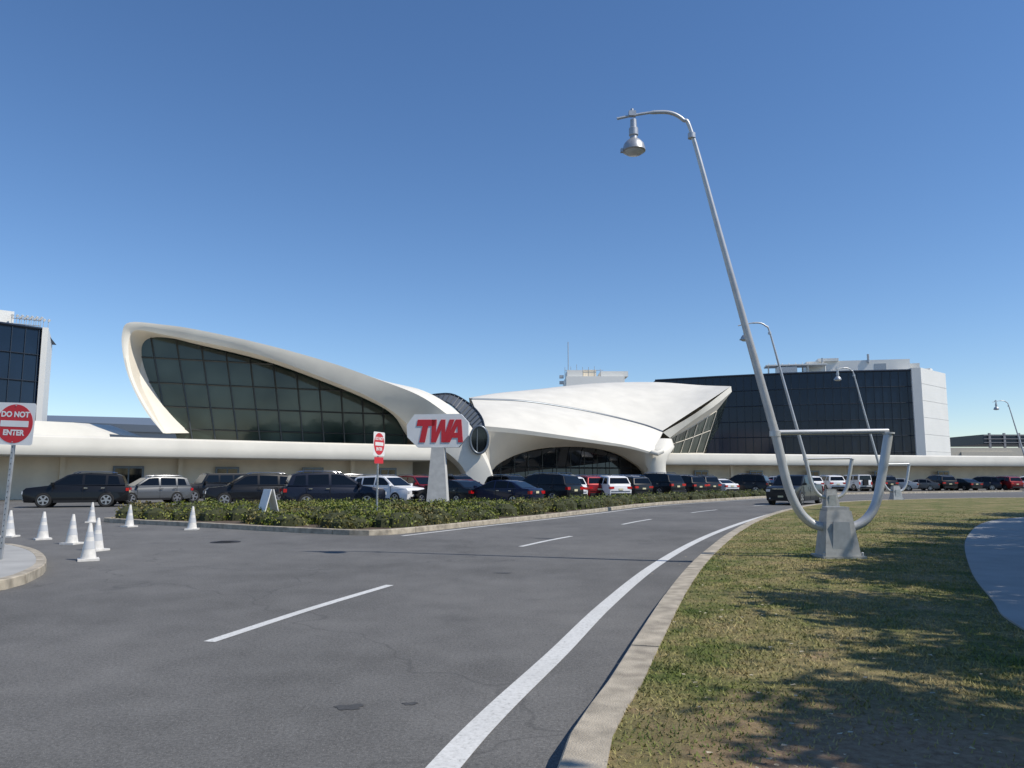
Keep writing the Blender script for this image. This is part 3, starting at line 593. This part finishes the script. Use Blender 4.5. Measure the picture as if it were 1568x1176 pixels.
# ------------------------------------------------------------ cars
def car_mesh(kind):
    b=B()  # slots 0 paint 1 glass 2 tyre 3 rim 4 trim 5 head 6 tail 7 chrome 8 plate
    if kind=='suv': L_,W_,H,R_,xf,xr=4.75,1.92,1.72,.37,1.42,-1.38; top=[(2.36,.62),(2.34,.86),(2.22,.98),(1.2,1.10),(-2.20,1.12),(-2.34,1.02),(-2.38,.7)]; gh=[(-2.24,1.11),(-2.02,1.60),(-1.75,1.69),(-.6,1.735),(.15,1.70),(.42,1.63),(1.28,1.085)]; win=[[(-1.98,1.16),(-1.42,1.16),(-1.42,1.60),(-1.86,1.56)],[(-1.30,1.16),(-.36,1.16),(-.36,1.64),(-1.30,1.61)],[(-.24,1.16),(1.0,1.15),(.36,1.58),(.1,1.62),(-.24,1.64)]]
    elif kind=='sedan': L_,W_,H,R_,xf,xr=4.80,1.84,1.45,.33,1.42,-1.38; top=[(2.38,.5),(2.36,.68),(2.2,.78),(1.1,.93),(-1.5,1.0),(-2.25,.99),(-2.38,.9),(-2.40,.6)]; gh=[(-1.95,.985),(-1.25,1.34),(-.75,1.43),(-.2,1.44),(.15,1.39),(1.2,.925)]; win=[[(-1.55,1.03),(-1.05,1.02),(-1.05,1.33),(-1.2,1.30)],[(-.98,1.02),(-.22,1.0),(-.22,1.38),(-.75,1.37),(-.98,1.34)],[(-.12,1.0),(.95,.97),(.12,1.34),(-.12,1.38)]]
    elif kind=='jeep': L_,W_,H,R_,xf,xr=4.4,1.88,1.86,.41,1.36,-1.28; top=[(2.05,.6),(2.05,1.08),(1.95,1.14),(.85,1.20),(-2.1,1.20),(-2.12,1.1),(-2.14,.6)]; gh=[(-2.1,1.19),(-2.06,1.80),(-1.9,1.85),(.42,1.84),(.52,1.78),(.86,1.19)]; win=[[(-1.95,1.27),(-1.2,1.27),(-1.2,1.72),(-1.93,1.72)],[(-1.08,1.27),(-.3,1.27),(-.3,1.72),(-1.08,1.72)],[(-.18,1.27),(.66,1.27),(.44,1.72),(-.18,1.72)]]
    else: L_,W_,H,R_,xf,xr=5.6,1.98,1.85,.40,1.85,-1.75; top=[(2.76,.6),(2.75,1.0),(2.6,1.08),(1.5,1.18),(-.6,1.2),(-2.75,1.2),(-2.8,1.15),(-2.8,.6)]; gh=[(-.95,1.19),(-.82,1.74),(-.6,1.82),(.6,1.82),(.85,1.75),(1.6,1.17)]; win=[[(-.80,1.26),(.10,1.26),(.10,1.70),(-.70,1.70)],[(.22,1.26),(1.32,1.25),(.82,1.66),(.22,1.70)]]
    z0=.24; ar=R_+.055; w=W_/2
    def arch(cx): 
        return [(cx+ar*math.cos(t),R_+ar*math.sin(t)) for t in np.linspace(math.asin(min(1,max(-1,(z0-R_)/ar))),math.pi-math.asin(min(1,max(-1,(z0-R_)/ar))),11)]
    low=[(top[-1][0]+.06,z0+.08)]+arch(xr)[::-1]+arch(xf)[::-1]+[(top[0][0]-.08,z0+.02)]
    prof=low+top
    bm=bmesh.new()
    def shell(prof,hw,bev,shape,mi):
        nv=[bm.verts.new((x,hw,z)) for x,z in prof]; nw=[bm.verts.new((x,-hw,z)) for x,z in prof]; n_=len(prof)
        f1=bm.faces.new(nv); f2=bm.faces.new(nw[::-1])
        for i in range(n_): bm.faces.new((nv[i],nw[i],nw[(i+1)%n_],nv[(i+1)%n_]))
        ed=set(f1.edges)|set(f2.edges)
        before=set(bm.verts)-set(nv)-set(nw)
        bmesh.ops.bevel(bm,geom=list(ed),offset=bev,segments=2,affect='EDGES',profile=.6)
        for v_ in set(bm.verts)-before: v_.co.y*=shape(v_.co.x,v_.co.z)
    sh=lambda x,z:(1-.10*abs(x/(L_/2))**5)*(1-.05*max(0,(z-.75))/.4)*(1-.03*max(0,.5-z)/.25)
    shell(prof,w,.05,sh,0)
    zb=gh[0][1]; zt=max(p[1] for p in gh); k=(.13 if kind in('jeep','pickup') else .24)
    gw=lambda z:1-(k*(z-zb)/(zt-zb))*.9
    hw=w*.945
    shell(gh,hw,.04,lambda x,z:gw(z),0)
    me=bpy.data.meshes.new('t'); bmesh.ops.recalc_face_normals(bm,faces=bm.faces); bm.to_mesh(me); bm.free()
    b.add([v_.co[:] for v_ in me.vertices],[tuple(p_.vertices) for p_ in me.polygons],0); bpy.data.meshes.remove(me)
    for s_ in (-1,1):
        for poly in win:
            b.add([(x,s_*(hw*gw(z)+.008),z) for x,z in poly],[tuple(range(len(poly)))],1)
        for sx in ([-.30,-1.36,1.06] if kind!='pickup' else [.16,-.9,1.4]):
            b.box((sx,s_*(w*.99),.74),(.014,.02,.74 if kind!='sedan' else .5),4)
        for sx in ([-.42,-1.2] if kind!='pickup' else [.0,-.7]): b.box((sx,s_*(w*.985+.012),.97 if kind!='sedan' else .86),(.17,.03,.03),7 if kind!='jeep' else 4)
        b.box(((gh[-1][0]-.22),s_*(w+.06),zb+.07),(.12,.2,.14),0 if kind!='jeep' else 4)
        b.box(((xf+xr)/2,s_*(w*.975),.30),(xf-xr-2*ar-.02,.05,.13),4)
        if kind in('suv',): b.tube([(-1.7,s_*hw*.72,zt+.0),(-1.5,s_*hw*.72,zt+.05),(.0,s_*hw*.72,zt+.05),(.2,s_*hw*.72,zt-.02)],.018,7,6)
        for cx in (xf,xr):
            yy=s_*(w-.12)
            b.lathe([(R_-.03,-.12),(R_,-.09),(R_,.09),(R_-.03,.12)],(cx,yy,R_),2,22,'Y')
            b.lathe([(R_*.66,-.003),(R_*.66,.003)],(cx,s_*(w+.004),R_),3,20,'Y')
            for q in range(5):
                t=q*2*math.pi/5+.3
                b.add([(cx+math.cos(t+d_)*r_,s_*(w+.012),R_+math.sin(t+d_)*r_) for d_,r_ in ((-.42,R_*.56),(0,R_*.6),(.42,R_*.56),(.1,R_*.2),(-.1,R_*.2))],[(0,1,2,3,4)],4)
            b.lathe([(ar-.01,-.01),(ar-.01,.01)],(cx,s_*(w-.24),R_),4,20,'Y')
    def pane(p,q,i0,i1,out):
        (x0,a0),(x1,a1)=p,q
        def P_(t,s_): 
            x=x0+(x1-x0)*t; z=a0+(a1-a0)*t; return (x+out[0]*.012,s_*(hw*gw(z)-.09),z+out[1]*.012)
        b.add([P_(i0,-1),P_(i0,1),P_(i1,1),P_(i1,-1)],[(0,1,2,3)],1)
    pane(gh[-1],gh[-2],.06,.96,(.8,.8)); pane(gh[0],gh[1],.12,.95,(-.9,.4))
    fx=top[0][0]; zf=top[1][1]; rx=top[-1][0]
    gz=zf-.12
    b.box((fx-.01,0,gz-.02),(.05,W_*.46,.20),4); b.box((fx,0,gz+.09),(.05,W_*.48,.03),7)
    b.box((fx-.01,0,.40),(.05,W_*.62,.14),4); b.box((fx+.02,0,.52),(.02,.32,.10),8)
    for s_ in(-1,1):
        b.box((fx-.07,s_*w*.68,gz+.0),(.14,.40,.14),5,-s_*.18); b.box((fx-.03,s_*w*.62,.40),(.06,.16,.07),5)
        zt_=top[-2][1]-.1
        if kind in('suv','sedan'): b.box((rx+.07,s_*w*.74,zt_-.03),(.16,.36,.16),6,s_*.15)
        else: b.box((rx+.01,s_*w*.84,zt_-.1),(.06,.16,.3),6)
    b.box((rx,0,.42),(.06,W_*.8,.2),4); b.box((rx-.012,0,.78),(.03,.33,.12),8)
    b.box((rx-.0,0,z0+.42),(.05,W_*.8,.02),4)
    if kind=='jeep': b.box((rx-.12,.1,1.0),(.2,.62,.62),4)
    if kind=='pickup': b.box((-1.9,0,1.205),(1.65,1.6,.03),4)
    o=b.obj('tmp',[TRIM,CGL,TYRE,RIM,TRIM,HEAD,TAIL,CHR,PLATE],smooth=32); me=o.data; bpy.data.objects.remove(o); return me
CM={k:car_mesh(k) for k in('suv','sedan','jeep','pickup')}
PC={}
def paint(n,c,metal=.3):
    if n not in PC: PC[n]=mat('car_paint_'+n,c,.38,metal,coat=.3,spec=.3)
    return PC[n]
cols={'black':(.004,.004,.005),'navy':(.006,.009,.020),'grey':(.10,.105,.11),'white':(.72,.72,.72),'red':(.22,.010,.013),'silver':(.40,.41,.42),'blue':(.25,.45,.55),'dgrey':(.022,.024,.026),'dblue':(.008,.013,.040)}
cars=[(-23.6,42.3,'suv',202,'black',1.05),(-22.3,47.9,'suv',222,'grey',.95),(-19.6,50.6,'jeep',218,'black',1.0),(-14.8,44.0,'suv',205,'black',1.03),(-9.1,39.6,'suv',22,'navy',1.06),(-7.6,47.4,'suv',-32,'white',.97),
(-6.6,55,'suv',-48,'red',.98),(-3.9,56.6,'suv',-50,'black',1.),(-3.0,50.8,'sedan',-42,'red',1.),(-.7,43.6,'sedan',150,'dblue',1.),(-3.6,45.3,'sedan',140,'black',1.0),(1.9,48.4,'suv',142,'black',1.04),(3.3,53.6,'suv',118,'white',.95),(5.1,56,'suv',115,'red',.98),(6.6,55.4,'suv',112,'white',.98),
(8.9,60.5,'suv',118,'dgrey',.95),(11.6,64.2,'suv',132,'black',1.1),(9.7,66,'suv',120,'silver',1.0),(14.9,68.8,'suv',125,'black',1.),(17,72,'suv',122,'dgrey',1.),(19.3,74,'sedan',118,'white',1.),(22,74.2,'suv',150,'black',1.08),(24.9,78.5,'sedan',128,'red',1.),(27.4,80.5,'suv',125,'white',.97),(29.6,82,'sedan',125,'black',1.),
(17.0,46.6,'pickup',232,'dgrey',.95),(39.5,94.5,'sedan',175,'blue',.98),
(0,58,'suv',-50,'black',1),(2.8,60.5,'suv',-50,'dgrey',1),(5.4,63.4,'sedan',-50,'white',1),(8,67,'suv',-50,'black',1),(12.4,72.8,'suv',-50,'navy',1),(15.3,76.4,'suv',-48,'black',1),(18.3,80,'suv',-45,'white',1),(21,83,'sedan',-45,'grey',1),(-10.5,50.5,'sedan',-40,'black',1),(-12.4,55.5,'suv',215,'dgrey',1)]
pal=['black','white','dgrey','silver','white','navy','grey','white','red','black']
for k in range(17):
    cars.append((33.5+k*2.95+random.uniform(-.2,.2),88.5+k*.75+random.uniform(-.4,.4),random.choice(['suv','suv','sedan','suv','jeep']),random.choice([100,105,-75,150,95]),pal[(k*3+1)%10],random.uniform(.95,1.04)))
for x,y,kind,yaw,c_,s_ in cars:
    o=bpy.data.objects.new('parked_car' if kind!='pickup' else 'pickup_truck',CM[kind]); COL.objects.link(o)
    o.location=(x,y,.003); o.rotation_euler.z=R(yaw); o.scale=(s_,)*3
    o.material_slots[0].link='OBJECT'; o.material_slots[0].material=paint(c_,cols[c_],.0 if c_ in('white','black') else .3)

# ------------------------------------------------------------ light, sky, camera
EL=R(50); AZ=R(112)
sd=Vector((math.sin(AZ)*math.cos(EL),math.cos(AZ)*math.cos(EL),math.sin(EL)))
su=bpy.data.lights.new('sun','SUN'); su.energy=4.6; su.angle=R(.53); su.color=(1,.94,.84)
so=bpy.data.objects.new('sun',su); COL.objects.link(so); so.rotation_euler=(-sd).to_track_quat('-Z','Y').to_euler(); so.location=(30,-20,40)
w=bpy.data.worlds.new('World'); scene.world=w; w.use_nodes=True; nt=w.node_tree
sk=nt.nodes.new('ShaderNodeTexSky'); sk.sky_type='NISHITA'; sk.sun_disc=False; sk.sun_elevation=EL; sk.sun_rotation=AZ; sk.air_density=1.0; sk.dust_density=0.; sk.ozone_density=2.6; sk.altitude=200
hs=nt.nodes.new('ShaderNodeHueSaturation'); hs.inputs['Saturation'].default_value=1.14
mx=nt.nodes.new('ShaderNodeMix'); mx.data_type='RGBA'; mx.blend_type='MULTIPLY'; mx.inputs[0].default_value=1; mx.inputs[7].default_value=(.96,.98,1.06,1)
bg=nt.nodes['Background']; bg.inputs[1].default_value=.128; nt.links.new(sk.outputs[0],hs.inputs['Color']); nt.links.new(hs.outputs[0],mx.inputs[6]); nt.links.new(mx.outputs[2],bg.inputs[0])
cam=bpy.data.cameras.new('camera'); cam.lens=27.05; cam.sensor_width=36; cam.clip_end=6000; cam.clip_start=.05
co=bpy.data.objects.new('camera',cam); COL.objects.link(co); co.location=(0,0,1.6); co.rotation_euler=(R(96.9),0,0); scene.camera=co
scene.view_settings.view_transform='Standard'; scene.view_settings.look='None'; scene.view_settings.exposure=0
